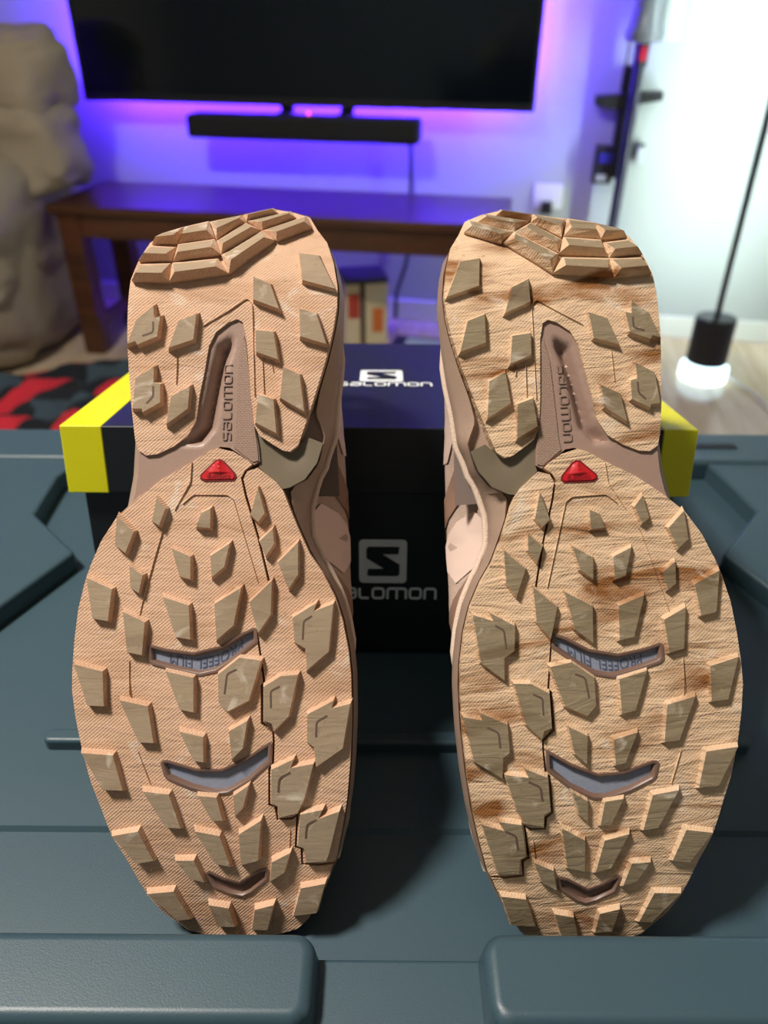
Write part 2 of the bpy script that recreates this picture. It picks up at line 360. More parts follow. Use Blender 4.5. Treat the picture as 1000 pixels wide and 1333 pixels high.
# ------------------------------------------------------------------ corner floor lamp
la = empty('floor_lamp', ROOM @ Matrix.Translation((.592, 2.31, 0)), 'slim black floor lamp with a glowing white base ring by the wall', 'lamp')
MB().lathe([(.045, .0), (.066, .0), (.069, .004), (.069, .040), (.062, .045), (.045, .055)]).build('light_ring', emit('lamp_ring_white', (.62, .90, 1, 1), 3.), la, 40)
MB().lathe([(.02, .055), (.058, .055), (.058, .186), (.054, .19), (.02, .19)]).build('base', M['dark'], la, 40)
MB().box((-.007, -.007, .19), (.007, .007, 1.75)).build('pole', M['dark'], la)
MB().box((-.005, .007, .2), (.005, .011, 1.74)).build('light_strip', emit('lamp_strip_white', (.80, 1, .93, 1), LAMP_STRIP), la)
cbl = MB().tube([RP(.66, 2.33, .008), RP(.72, 2.2, .006), RP(.76, 1.95, .006), RP(.80, 1.7, .006)], .005, 8).build('lamp_cord', plain('cord_pale', lin(190, 180, 176), .4), None, 60)
tag(cbl, 'pale cord running across the floor from the floor lamp', 'cord')

# ------------------------------------------------------------------ cordless vacuum on the wall
vc = empty('stick_vacuum', ROOM @ Matrix.Translation((.287, 2.575, 0)), 'cordless stick vacuum with grey bin hanging on the wall', 'vacuum')
gm = plain('bin_grey', lin(112, 116, 124), .3)
MB().lathe([(.03, .858), (.05, .862), (.056, .88), (.046, .90), (.04, .94), (.042, 1.02), (.045, 1.12), (.02, 1.13)], (.0, -.01, 0)).build('dust_bin', gm, vc, 35)
MB().lathe([(.02, .862), (.032, .866), (.034, .98), (.034, 1.1), (.01, 1.11)], (.058, .0, 0), 20).build('cyclone', plain('bin_clear', lin(196, 206, 208), .2), vc, 35)
MB().tube([(0, 0, .80), (0, 0, .865)], [.019, .021], 16).build('collar', M['dark'], vc, 40)
MB().box((-.006, -.024, .815), (.012, -.015, .85)).build('release_button', plain('button_red', lin(190, 30, 50), .4), vc, bevel=.002)
MB().tube([(-.004, 0, .11), (0, 0, .5), (0, 0, .8)], .0155, 16).build('wand', plain('wand_purple_black', lin(30, 26, 52), .3), vc, 40)
MB().tube([(-.036, .02, .74), (-.034, .02, .86)], .003, 6).build('wire', M['dark'], vc, 40)
MB().box((-.11, -.07, .012), (.11, .04, .08)).build('cleaner_head', M['dark'], vc, bevel=.012, seg=3)
MB().tube([(-.004, 0, .07), (-.004, 0, .12)], .02, 12).build('joint', M['dark'], vc, 40)
dk = empty('vacuum_dock', ROOM @ Matrix.Translation((.277, 2.61, 0)), 'dark wall dock with a wide cross arm behind the vacuum wand', 'dock')
MB().box((-.025, .0, .50), (.02, .05, .80)).build('back_plate', M['dark'], dk, bevel=.004)
MB().prism([(-.095, .700), (-.095, .722), (.092, .738), (.092, .716), (.03, .706), (-.02, .690), (-.05, .692)], -.05, .02).build('cross_arm', M['dark'], dk)
dk.children[-1].matrix_local = Matrix.Rotation(math.pi/2, 4, 'X')
tl = empty('vacuum_tool', ROOM @ Matrix.Translation((.232, 2.60, 0)), 'blue and black brush tool clipped left of the vacuum wand', 'tool')
MB().box((-.028, 0, .485), (.03, .05, .59)).build('body', M['dark'], tl, bevel=.004)
MB().box((-.015, -.006, .545), (.024, .002, .572)).build('insert', plain('tool_blue', lin(40, 30, 150), .4), tl)
MB().box((-.018, -.008, .495), (.014, .002, .512)).build('bristle_strip', plain('tool_grey', lin(150, 150, 160), .6), tl)
tl = empty('vacuum_tool', ROOM @ Matrix.Translation((.338, 2.61, 0)), 'small pale crevice tool clipped right of the vacuum wand', 'tool')
MB().box((-.012, 0, .545), (.010, .045, .602)).build('body', plain('tool_pale', lin(180, 186, 190), .4), tl, bevel=.004)
MB().box((-.010, -.003, .59), (.008, .003, .60)).build('clip', M['dark'], tl)
# ------------------------------------------------------------------ storage tote
TM = Matrix.Translation((0, .345, FLOOR_Z))
tote = empty('storage_tote', TM, 'large blue grey plastic storage tote with ribbed lid under the shoes', 'storage tote')
def tpart(mb, name, bevel=0, seg=3, mat='tote'):
    o = mb.build(name, M[mat], tote, bevel=bevel, seg=seg); o.matrix_parent_inverse = TM.inverted(); return o
TW, TY0, TY1 = .415, .085, .60
BT = math.radians(10); WX, WY0, WY1 = .1685, .344, .566
d = MB()
wz = lambda y: -(y-WY0)*math.tan(BT) - .0005
xs = [-TW, -WX-.003, WX-.003, TW]; ys = [.2246, WY0, WY1, TY1]
for i in range(3):
    for j in range(3):
        if (i, j) == (1, 1): continue
        d.add([(xs[i], ys[j], 0), (xs[i+1], ys[j], 0), (xs[i+1], ys[j+1], 0), (xs[i], ys[j+1], 0)], [(0, 1, 2, 3)])
a0, a1, zf, zb = xs[1], xs[2], wz(WY0), wz(WY1)
d.add([(a0, WY0, 0), (a1, WY0, 0), (a1, WY1, 0), (a0, WY1, 0), (a0, WY0, zf), (a1, WY0, zf), (a1, WY1, zb), (a0, WY1, zb)], [(4, 5, 6, 7), (0, 1, 5, 4), (1, 2, 6, 5), (2, 3, 7, 6), (3, 0, 4, 7)])
d.add([(-TW, .2246, 0), (TW, .2246, 0), (TW, .2226, -.0022), (-TW, .2226, -.0022), (TW, TY0, -.0022), (-TW, TY0, -.0022)], [(3, 2, 1, 0), (5, 4, 2, 3)])
d.add([(-TW, TY0, -.0022), (TW, TY0, -.0022), (TW, TY1, 0), (-TW, TY1, 0), (-TW, TY0, -.04), (TW, TY0, -.04), (TW, TY1, -.04), (-TW, TY1, -.04)], [(0, 4, 5, 1), (1, 5, 6, 2), (2, 6, 7, 3), (3, 7, 4, 0)])
tpart(d, 'deck')
tpart(MB().box((-TW+.02, TY0+.02, FLOOR_Z+.002), (TW-.02, TY1-.02, -.044), taper=.04), 'body', .012)
for xa, xb in ((-TW, -.178), (.172, TW)): tpart(MB().box((xa, .553, -.002), (xb, TY1+.004, .0175)), 'back_rim', .004)
tpart(MB().box((.262, .575, .0165), (.300, .583, .0185)), 'rim_slot', 0, 1, 'dark')
tpart(MB().prism([(-.2136, .4258), (-.2593, .473), (-.2612, .5261), (-.25, .556), (-TW, .556), (-TW, .10), (-.36, .12)], -.002, .015), 'corner_pad', .003)
tpart(MB().prism([(.2361, .4295), (.2306+.13, .14), (TW, .10), (TW, .556), (.268, .556), (.2755, .516), (.2805, .4832)], -.002, .015), 'corner_pad', .003)
def rounded_bar(x0, x1, y0, y1, r, n=6):
    pts = []
    for cx, cy, a in ((x1-r, y0+r, -90), (x1-r, y1-r, 0), (x0+r, y1-r, 90), (x0+r, y0+r, 180)):
        for k in range(n+1): t = math.radians(a+90*k/n); pts.append((cx+r*math.cos(t), cy+r*math.sin(t)))
    return pts
tpart(MB().prism(rounded_bar(-.180, .196, .2695, .2785, .004), -.002, .0075), 'cross_rib', .0022)
tpart(MB().prism(rounded_bar(-.60, -.026, .128, .1605, .008), -.004, .028, base=rounded_bar(-.60, -.021, .124, .1605, .008)), 'front_pad', .0045, 4)
tpart(MB().prism(rounded_bar(.0405, .60, .128, .161, .008), -.004, .028, base=rounded_bar(.0355, .60, .124, .161, .008)), 'front_pad', .0045, 4)
tpart(MB().box((-TW, TY0-.004, -.03), (TW, .1562, .0155)), 'front_rim', .002)
for sx in (-1, 1):
    tpart(MB().box((sx*.30-.05, TY0-.02, -.12), (sx*.30+.05, TY0+.012, -.02)), 'latch', .006)

# ------------------------------------------------------------------ stroke lettering (rounded square capitals of the wordmark)
def stroke(pts, wd_, closed=False, rad=.22, n=5):
    pts = [Vector((p[0], p[1], 0)) for p in pts]; out = []
    N_ = len(pts)
    for i, p in enumerate(pts):
        if not closed and i in (0, N_-1): out.append(p); continue
        a, b = pts[i-1], pts[(i+1) % N_]
        da, db = (a-p), (b-p); r = min(rad, da.length*.49, db.length*.49)
        p0, p1 = p+da.normalized()*r, p+db.normalized()*r
        for k in range(n+1):
            t = k/n; out.append(p0*(1-t)**2 + p*2*t*(1-t) + p1*t*t)
    m_ = len(out); L_, R_ = [], []
    for i, p in enumerate(out):
        a = out[i-1] if (closed or i > 0) else p; b = out[(i+1) % m_] if (closed or i < m_-1) else p
        t = (b-a).normalized(); nn = Vector((-t.y, t.x, 0))*wd_/2
        L_.append(p+nn); R_.append(p-nn)
    rng = range(m_ if closed else m_-1)
    return L_ + R_, [(m_+i, m_+(i+1) % m_, (i+1) % m_, i) for i in rng]
GL = {'s': (1.0, [([(1, 1), (0, 1), (0, .5), (1, .5), (1, 0), (0, 0)], 0)]),
      'a': (1.0, [([(.04, 1), (1, 1), (1, 0), (0, 0), (0, .55), (1, .55)], 0)]),
      'l': (.85, [([(0, 1.05), (0, 0), (.85, 0)], 0)]),
      'o': (1.0, [([(0, 0), (1, 0), (1, 1), (0, 1)], 1)]),
      'm': (1.7, [([(0, -.1), (0, 1), (1.7, 1), (1.7, -.1)], 0), ([(.85, 1), (.85, -.1)], 0)]),
      'n': (1.0, [([(0, -.1), (0, 1), (1, 1), (1, -.1)], 0)])}
def wordmark(word, sw=.26, gap=.42):
    x = 0; mb = MB()
    for ch in word:
        w_, st = GL[ch]
        for pts, cl_ in st:
            v_, f_ = stroke([(p[0]*1.15+x, p[1]) for p in pts], sw, bool(cl_), .3)
            mb.add(v_, f_)
        x += w_*1.15 + gap
    W_ = x-gap
    mb.v = [Vector(((p.x-W_/2)/W_, (p.y-.5)/W_, 0)) for p in mb.v]        # unit width, centred
    return mb
def solid(mb, h):
    n = len(mb.v); vs = mb.v + [p+Vector((0, 0, h)) for p in mb.v]
    fs = [tuple(i+n for i in f) for f in mb.f]; ed = {}
    for f in mb.f:
        for i in range(len(f)): ed[(f[i], f[(i+1) % len(f)])] = 1
    fs += [(a, b, b+n, a+n) for (a, b) in ed if (b, a) not in ed]
    r = MB(); r.add(vs, fs); return r
def xf(mb, fn): mb.v = [Vector(fn(p)) for p in mb.v]; return mb

# ------------------------------------------------------------------ shoe box, tipped back into the well of the lid
BM = Matrix.Translation((-.003, .345, .0012)) @ Matrix.Rotation(-BT, 4, 'X')
box = empty('shoe_box', BM, 'black shoe box with yellow ended lid and white logos behind the shoes', 'box')
BH, BD, HWD = .1437, .216, .1645
MB().box((-HWD, 0, 0), (HWD, BD, BH-.002)).build('box_body', M['card'], box, bevel=.0008)
LX, LF, LB, LH = .1697, -.0035, BD+.0035, .038
lid = MB().box((-LX-.0012, LF-.0012, BH-LH), (LX+.0012, LB+.0012, BH), taper=0)
lid.v = [Vector((p.x*(1 if p.z < BH-.001 else .9945), p.y, p.z)) for p in lid.v]
lid.m = [0, 1, 0, 0, 0, 0]
lid.build('box_lid', [M['card'], M['cardtop']], box, bevel=.0008)
for s in (-1, 1):
    yb = MB(); wdt = .021 if s < 0 else .017
    xa, xb = (LX+.0016), (LX-wdt)
    for (z0, z1) in ((BH-LH-.0004, BH+.0004),):
        yb.box((min(s*xa, s*xb), LF-.0017, z0), (max(s*xa, s*xb), LB+.0017, z1))
    yb.v = [Vector((p.x*(1 if p.z < BH-.001 else .9945), p.y, p.z)) for p in yb.v]
    yb.build('end_band', M['yellow'], box, bevel=.0008)
LOGO = (.0026, .0617, .0277, .0282); WORD = (.0026, .0405, .0624, .072)
LOGO_T = (.0006, .1114, .0286, .031); WORD_T = (.0027, .0885, .0600, .09)
def logo_badge(place, w_, hh):
    """rounded pale square carrying a black angular S"""
    sq = MB().prism([(x-.5, (y-.5)) for x, y in rounded_bar(0, 1, 0, 1, .09, 5)], 0, .01)
    S = [(.20, .84), (.155, .79), (.155, .58), (.52, .335), (.19, .33), (.165, .19), (.21, .165), (.80, .165), (.85, .21), (.85, .43), (.49, .67), (.82, .67), (.845, .84)]
    s2 = MB().prism([(x-.5, y-.5) for x, y in reversed(S)], .01, .02)
    o1 = xf(sq, lambda p: place(p.x*w_, p.y*hh, p.z*.02)).build('logo_badge', M['logo'], box)
    o2 = xf(s2, lambda p: place(p.x*w_, p.y*hh, p.z*.02)).build('logo_letter', M['card'], o1)
front = lambda x, y, z: (x, -.0002-z, y)
logo_badge(lambda x, y, z: front(x+LOGO[0], y+LOGO[1], z), *LOGO[2:])
xf(wordmark('salomon'), lambda p: front(WORD[0]+p.x*WORD[2], WORD[1]+p.y*WORD[3], p.z)).build('wordmark', M['logo'], box)
xf(MB(), lambda p: p)
top = lambda x, y, z: (x, y, BH+.0002+z)
logo_badge(lambda x, y, z: top(x+LOGO_T[0], y+LOGO_T[1], z), *LOGO_T[2:])
xf(wordmark('salomon'), lambda p: top(WORD_T[0]+p.x*WORD_T[2], WORD_T[1]+p.y*WORD_T[3], p.z+.0002)).build('wordmark', M['logo'], box)
SOLE = {
"heel_plate":[[-42.9,267.6],[-43,255.2],[-42.9,242],[-41.9,227.7],[-40.4,212.1],[-38.6,199.2],[-37.2,194.7],[-33.9,192.5],[-29.4,193],[-22.5,196.3],[-16.8,200.6],[-13.3,207.1],[-12.1,217.5],[-10.2,227.9],[-8.5,239],[-5.6,244.9],[-0.3,249.1],[3.2,250.5],[5.5,249.2],[7.2,242.4],[8.3,230.6],[9.4,217.6],[11.1,205.3],[13.4,201.1],[18.6,197.7],[23.1,195],[26.3,194.5],[29.5,197.1],[32.9,207.4],[36.9,220.4],[40.9,234.1],[43.7,246.6],[45.1,255.9],[45.1,265.6],[43.1,277],[39.8,288.1],[34.8,296.3],[30.8,304.7],[23.2,308.4],[14.4,310.8],[1.4,306.2],[-14.3,301],[-24.6,297.1],[-33.2,292.6],[-37.5,287.3],[-40.5,278.7]],
"fore_main":[[-3.9,195.8],[2.6,194.3],[8.4,190.9],[10.4,189],[7.5,186.6],[5.8,183.4],[7.6,175.7],[13,158.5],[17.6,140.5],[15.7,130.6],[13.2,119.3],[14.8,109.2],[16.3,99],[15.3,97.7],[15.6,82.4],[20.4,78.3],[20.6,74.9],[20.4,65.9],[18.9,64.3],[18.9,48.9],[21.5,47.2],[22.3,42.4],[28.8,42.7],[30.4,44],[29.6,30.7],[32,29.4],[32.2,22.8],[39.8,22.6],[45.6,23.4],[43,15.3],[39.4,5.8],[34.7,-2.5],[30.2,-7.4],[21,-10.7],[7.7,-12.1],[-5.4,-11.4],[-16.3,-8.8],[-20.8,-4.8],[-26.7,0.5],[-32.5,8.6],[-35.9,15.5],[-40.4,25.3],[-45.6,34.7],[-49.6,46.6],[-53.8,58.1],[-57.6,72.2],[-60.4,84.9],[-62,94.9],[-62.2,103.6],[-61.7,116.2],[-60.4,128.8],[-58.1,138.9],[-55.8,146.6],[-51.6,156.8],[-45.4,166.8],[-36.7,175],[-26.7,182.8],[-14,190.3],[-7.7,194.5]],
"fore_medial":[[12.9,187.7],[20.7,181.6],[23.6,178],[26.9,169.8],[30.6,161.2],[34.9,152.1],[40.3,144.5],[45.5,134.6],[48.8,124.6],[51.4,112],[52.5,102],[52.9,89.5],[53,83.3],[52.5,67],[51.3,51.7],[49.4,38.7],[47,26.2],[46.2,24.6],[39.9,23.7],[33,23.9],[33,30.2],[30.5,31.5],[31.3,45.4],[28.6,43.8],[23,43.2],[22.6,47.9],[19.8,49.7],[19.8,63.8],[21.3,65.5],[21.5,75.2],[21.3,79],[16.7,83.2],[16.5,97],[17.3,99.5],[15.7,109.2],[14.1,119.3],[16.6,130.6],[18.6,140.8],[14,158.5],[8.6,176],[6.9,183],[8.4,186.2]],
"lugs":{"f":[[[-28.1,174.4],[-24.3,170.2],[-26.9,163.2],[-29.8,165.1]],[[-44.2,166.9],[-37.2,160.4],[-40.5,151.8],[-44.8,155.3]],[[-5.9,170.3],[-5.8,162.4],[-11.5,162.7],[-9.7,168.4]],[[13.6,179],[16.5,168.6],[13.8,165],[10.6,167.9]],[[19.9,162.3],[20.5,156],[17.2,150.9],[14.5,157]],[[-38.6,146.5],[-33.1,142.8],[-34.6,135.5],[-38,137.7]],[[-21.4,153.8],[-13.7,150.5],[-13.6,141.3],[-18,142.5]],[[2.3,156.1],[0.2,146.4],[-4.8,142.2],[-5.5,150.8]],[[30.3,156.7],[30.5,143.5],[26.8,137.8],[22.2,148.4]],[[-56.1,141.6],[-45.6,136.9],[-46.9,124.1],[-53.2,125.1]],[[-40.9,127.9],[-31.8,123.6],[-32.7,110.3],[-38.7,111.5]],[[-24.7,134],[-14,130.6],[-13.1,116.9],[-19.1,117.8]],[[7.3,138],[4.4,122.6],[-2.4,116.7],[-3.5,131.3]],[[19.8,140.9],[19.6,127.1],[14.5,119.6],[10.8,132.1]],[[38.2,132],[37,128.5],[45.1,131.7],[43.4,112.3],[34.7,104.8],[34,113.5],[29.6,116],[28.5,125.9]],[[-60.2,106.4],[-48.5,103.6],[-47.7,89.6],[-54.4,89.9]],[[-22.8,103.8],[-11.5,101.4],[-11.2,87.4],[-16.9,88.6]],[[7.1,109.6],[15.9,108.4],[11.2,92.3],[2.5,87.9],[-1.1,91.5],[-1.5,102.7]],[[24.1,102.3],[31,102.9],[27.5,86.2],[21.6,80.2],[20.5,83.3],[17.4,84.2],[17.1,97.9]],[[-41.3,92.1],[-29.8,89.7],[-27.2,75],[-33.2,75.3]],[[-16.7,79.7],[-7.1,77.6],[-6.9,67.4],[-10.9,68]],[[10.7,84.2],[9,73.1],[4.6,68.7],[3.3,79.9]],[[45.5,92.5],[44.9,89.4],[52.4,91.3],[49.5,73.4],[38.9,65.9],[37.9,73.9],[35.1,75.8],[35,86.9]],[[-56.4,70.8],[-43.6,69.9],[-39.6,55.6],[-47.7,55.8]],[[29.6,68.9],[28.3,65.2],[37.7,67.1],[34,52.6],[31.2,46.7],[23.7,44.8],[23.2,49.7],[20.6,51],[20.7,64.6]],[[-31.5,55.3],[-20.9,54.1],[-16.4,39.9],[-22.4,40.3]],[[-9.1,53.6],[-1.6,53],[0.8,43.3],[-3.6,43.3]],[[11.5,58.1],[9,48.6],[5.8,45.3],[5.3,53.7]],[[41.5,48.2],[39.6,44.3],[48.3,47.6],[43.9,29.1],[42.7,26.1],[34.7,25.5],[33.9,31.7],[31.4,33],[32.5,46.2]],[[-44.5,36.4],[-33.8,38.5],[-28,25.8],[-35,24.4]],[[-10.6,38.7],[-0.6,36.8],[3.5,23.3],[-2.8,24.7]],[[16.4,43.5],[14.9,26.2],[7.9,24.1],[7.3,37.5]],[[-18.9,25.9],[-11.4,26],[-7.6,16.3],[-13.2,17.7]],[[28.2,29.7],[25.5,20.8],[19.7,16.8],[20.6,25.5]],[[-31.4,10.7],[-20.5,11.9],[-14.3,-1.2],[-19.6,-2]],[[-6.2,5.6],[2,4.2],[4.1,-4.8],[-3,-4.9]],[[20.7,5.8],[17.7,-6.3],[11.2,-6.3],[12.9,3.5]],[[42.3,16],[38.5,2.2],[28.9,0.7],[32.4,13.8]]],"h":[[[-31.3,254.9],[-30.8,249.7],[-28.3,250.4],[-29.4,241.9],[-37.5,238.4],[-38.5,239.9],[-41.7,238.6],[-38.1,249]],[[-13.2,251.5],[-14.3,240.7],[-24.4,237.2],[-20.6,248.5]],[[-30.4,229],[-30.5,222.5],[-27.7,221.9],[-27.5,214.2],[-34.7,210],[-35.1,211.6],[-38.9,211.5],[-37.9,224.4]],[[-15.4,221],[-16,211.7],[-24.7,205.2],[-23,216.8]],[[9.8,268.3],[17.1,265],[21.1,254],[10.3,258]],[[28.6,280.4],[36.9,279.3],[44.3,263.1],[30.6,267]],[[11.5,244.8],[19,244.2],[21,232.6],[12,235.7]],[[29.7,254.1],[36.8,251.9],[41,239.2],[30.2,242.4]],[[23.3,229.4],[30.1,226.2],[32.2,210.8],[22.2,216.5]],[[13,217.7],[19.4,215.8],[20.8,201.7],[12.1,206.1]]],"c":[[[-38.9,274.6],[-25.6,275.5],[-25.9,266],[-41.7,266.5]],[[-25.6,275.5],[-6.2,277.8],[-0.9,270.4],[-25.9,266]],[[-5.1,279.7],[11.1,294.2],[17.2,288.2],[-0.9,270.4]],[[11.1,294.2],[29.6,304.6],[32.6,296.4],[17.9,287.9]],[[-35.2,284.5],[-24.9,283.8],[-25.7,275.8],[-39.9,276.2]],[[-24.5,285.5],[-9,288.7],[-5.2,280.1],[-25.4,275.9]],[[-8.1,287.4],[2.9,299.2],[11.1,294.2],[-5.2,280.2]],[[3,300.3],[22.2,307.8],[25.2,302.7],[11.1,294.2]],[[-32.4,291.8],[-23.9,296.2],[-24.6,286],[-35.8,285.4]],[[-23.6,296.2],[-13.7,300.1],[-9.1,289.1],[-24.6,286]],[[-12.9,299.7],[0.6,304.7],[2.9,299.2],[-8.3,288.7]],[[0.9,304.7],[14,310.2],[16.9,305.8],[3.1,299.9]]]},
"slots":[[[36.5,126.7],[33.1,124.6],[32.8,117.1]],[[6.1,104.8],[2.2,103],[1.3,94.8]],[[23.7,98.1],[20,96.2],[20.3,89.4]],[[43.2,86.5],[38.8,84],[38.7,77.9]],[[28.5,63.6],[23.9,61.1],[23.5,55.4]],[[39.1,44],[35.1,42],[34.6,36.1]],[[-31.1,248.1],[-31,243.6],[-35.5,242]],[[-30.5,221],[-30.4,216.5],[-33.2,213.7]]],
"win":[[[-31.2,113.5],[-30,114.3],[-23.9,112.7],[-12.4,111.3],[-1.1,114.1],[7.7,119.5],[12.4,121.6],[13.5,120.8],[14.1,115.7],[4.1,107.5],[-2.8,103.1],[-9.7,101.5],[-18.6,103.3],[-29.4,106.1],[-31,107.6]],[[-25.2,66.2],[-24.2,67.3],[-22.4,67.5],[-10.4,64],[-0.3,63.9],[9.7,68.6],[19.2,75],[20.2,75.1],[20.5,66.8],[12.3,59.1],[2.8,53.6],[-2.9,52.9],[-12.9,55.4],[-22.4,59.4],[-23.6,60.8]],[[-8,18.8],[-6.2,20.3],[0.1,17.1],[6.2,15.3],[14.3,20.7],[17.9,21.8],[18.9,20.5],[18.5,16.1],[11.4,9.7],[7.4,7.8],[2.3,8.9],[-5.3,12.3]]],
"badge":[[-4.7,190.7],[-2.9,191.1],[-1.2,190.3],[3.5,185.3],[4,183.6],[2.9,182.2],[-9.2,181.9],[-11,182.9],[-10.8,184.7]],
"shank":[[-12.1,217.5],[-10.2,227.9],[-8.5,239],[-5.6,244.9],[-0.3,249.1],[3.2,250.5],[5.5,249.2],[7.2,242.4],[8.3,230.6],[9.4,217.6],[11.1,205.3],[12.8,197],[13.5,190.5],[11,189],[6.5,192.4],[0.6,196.2],[-3.2,196.5],[-6.4,194.9],[-12.7,191],[-26.6,182.5],[-37.9,172.8],[-40.2,170.6],[-38.5,176],[-37.4,183.7],[-37.3,190.2],[-37.2,194.7],[-33.9,192.5],[-29.4,193],[-22.5,196.3],[-16.8,200.6],[-13.3,207.1]],
"olive":[[11.1,205.3],[13.4,201.1],[18.6,197.7],[23.1,195],[26.3,194.5],[29.5,197.1],[33.3,201],[39.7,198.5],[37.2,190.1],[32.2,183.2],[25.9,179.7],[22.7,179],[12.9,188.2],[13.5,190.5],[12.8,197]],
"channel":[[2,245.2],[-5.9,239.9],[-8.8,227.9],[-10.7,217.5],[-13.3,205.8],[-19.9,196.7],[-10.9,196.8],[-4.9,203.9],[-2.7,217.5],[-0.4,230.6],[2.1,238.4]],
"lines":[[[-11,247.2],[-1,253.5],[7.2,259.4],[9.5,256.9],[10.4,235.9],[11.1,217.7]],[[-21.6,235.6],[-21.8,222.6]],[[14.2,233.3],[15,219]],[[17.9,233.3],[18.8,228.1]],[[-14.6,189.7],[-15.1,181.3],[-21.3,169.7]],[[-26.2,160.8],[-29.7,148],[-34.1,130.3],[-35.3,123.9]],[[2.9,174.4],[8.3,157.2],[13.7,140.1]],[[-38.7,107.6],[-38.3,93.8]],[[-18.1,172.3],[-13.7,176.2],[0.3,176.3],[2.9,174.4]],[[-38.5,101.3],[-37.6,92.6]],[[-34.3,70.8],[-29.3,57.6]],[[27.9,38.5],[27.4,29.1]]],
"text":[[-0.7,199.4],[-0.9,231.2]],
"arch":[[39.7,198.5],[32.2,183.6]],
"mid_r":[[45.4,260.6],[45.2,246],[44.1,231.1],[42.3,217.6],[39.4,202.8],[35.5,190.8]],
"lm":[[-2.7,186.9],[-8.3,111.9],[-1.3,64.1],[5.7,14.3],[2,247.2],[-60.8,98],[52.9,95.7],[-38.4,248.6]],
"ledge":[[-11.9,6.4],[-11.4,-5.4],[-8.8,-16.3],[-4.8,-20.8],[0.5,-26.7],[8.6,-32.5],[15.5,-35.9],[25.3,-40.4],[34.7,-45.6],[46.6,-49.6],[58.1,-53.8],[72.2,-57.6],[84.9,-60.4],[94.9,-62],[103.6,-62.2],[116.2,-61.7],[128.8,-60.4],[138.9,-58.1],[146.6,-55.8],[156.8,-51.6],[166.8,-45.4],[168.3,-42.3],[170.6,-40.2],[176,-38.5],[183.7,-37.4],[190.2,-37.3],[196.6,-37.8],[212.1,-40.4],[227.7,-41.9],[242,-42.9],[255.2,-43],[267.6,-42.9],[278.7,-40.5],[287.3,-37.5],[292.6,-33.2],[297.1,-24.6],[301,-14.3],[306.2,1.4],[310.5,13.4]],
"redge":[[-11.9,9.1],[-10.7,21],[-7.4,30.2],[-2.5,34.7],[5.8,39.4],[15.3,43],[26.2,47],[38.7,49.4],[51.7,51.3],[67,52.5],[83.3,53],[89.5,52.9],[102,52.5],[112,51.4],[124.6,48.8],[134.6,45.5],[144.5,40.3],[152.1,34.9],[161.2,30.6],[169.8,26.9],[179.7,25.2],[183.2,32.2],[190.1,37.2],[198.4,39.1],[202.3,39.7],[211.4,35.7],[221.7,37.5],[234.1,40.9],[246.6,43.7],[255.9,45.1],[265.6,45.1],[277,43.1],[288.1,39.8],[296.3,34.8],[304.7,30.8],[308.4,23.2],[310.5,14.8]],
"wing":[[3.9,233.2],[5.9,243.7],[7,239.8],[8.3,228],[9.4,216.3],[10.9,205.3],[12.3,197],[12.9,190.8],[10.6,190.2],[6.4,193.3],[2.6,196.1],[3.2,200.8],[3.5,217.6]]}
# ------------------------------------------------------------------ trail shoes
LEAN = math.radians(36.5)
def W(v):
    w = 0.
    if v < 80: w -= 14*((80-v)/80)**2
    if v > 250: w -= 16*((v-250)/45)**2
    return w
def interp(tab, v):
    if v <= tab[0][0]: return tab[0][1]
    for (a, x), (b, y) in zip(tab, tab[1:]):
        if v <= b: return x + (y-x)*(v-a)/(b-a)
    return tab[-1][1]
def inside(p, poly):
    c = False; n = len(poly); x, y = p
    for i in range(n):
        x0, y0 = poly[i]; x1, y1 = poly[i-1]
        if (y0 > y) != (y1 > y) and x < (x1-x0)*(y-y0)/(y1-y0)+x0: c = not c
    return c
def area(p): return sum(p[i-1][0]*p[i][1]-p[i][0]*p[i-1][1] for i in range(len(p)))/2
def ccw(p): return list(p) if area(p) > 0 else list(reversed(p))
def offset(poly, d):
    """positive d grows a counter-clockwise polygon"""
    n = len(poly); out = []
    for i in range(n):
        a, b, c = (Vector(poly[i-1]), Vector(poly[i]), Vector(poly[(i+1) % n]))
        t0, t1 = (b-a).normalized(), (c-b).normalized()
        n0, n1 = Vector((t0.y, -t0.x)), Vector((t1.y, -t1.x))
        mm = n0+n1; k = mm.length_squared
        out.append(tuple(b + mm*(2*d/max(k, .8))))
    return out
def segdist(p, poly):
    best = 1e9; P_ = Vector(p)
    for i in range(len(poly)):
        a, b = Vector(poly[i-1]), Vector(poly[i]); ab = b-a
        t = max(0, min(1, (P_-a).dot(ab)/max(ab.length_squared, 1e-9)))
        best = min(best, (P_-a-ab*t).length)
    return best
def densify(poly, s):
    out = []
    for i in range(len(poly)):
        a, b = Vector(poly[i]), Vector(poly[(i+1) % len(poly)]); k = max(1, int((b-a).length/s))
        out += [tuple(a+(b-a)*j/k) for j in range(k)]
    return out
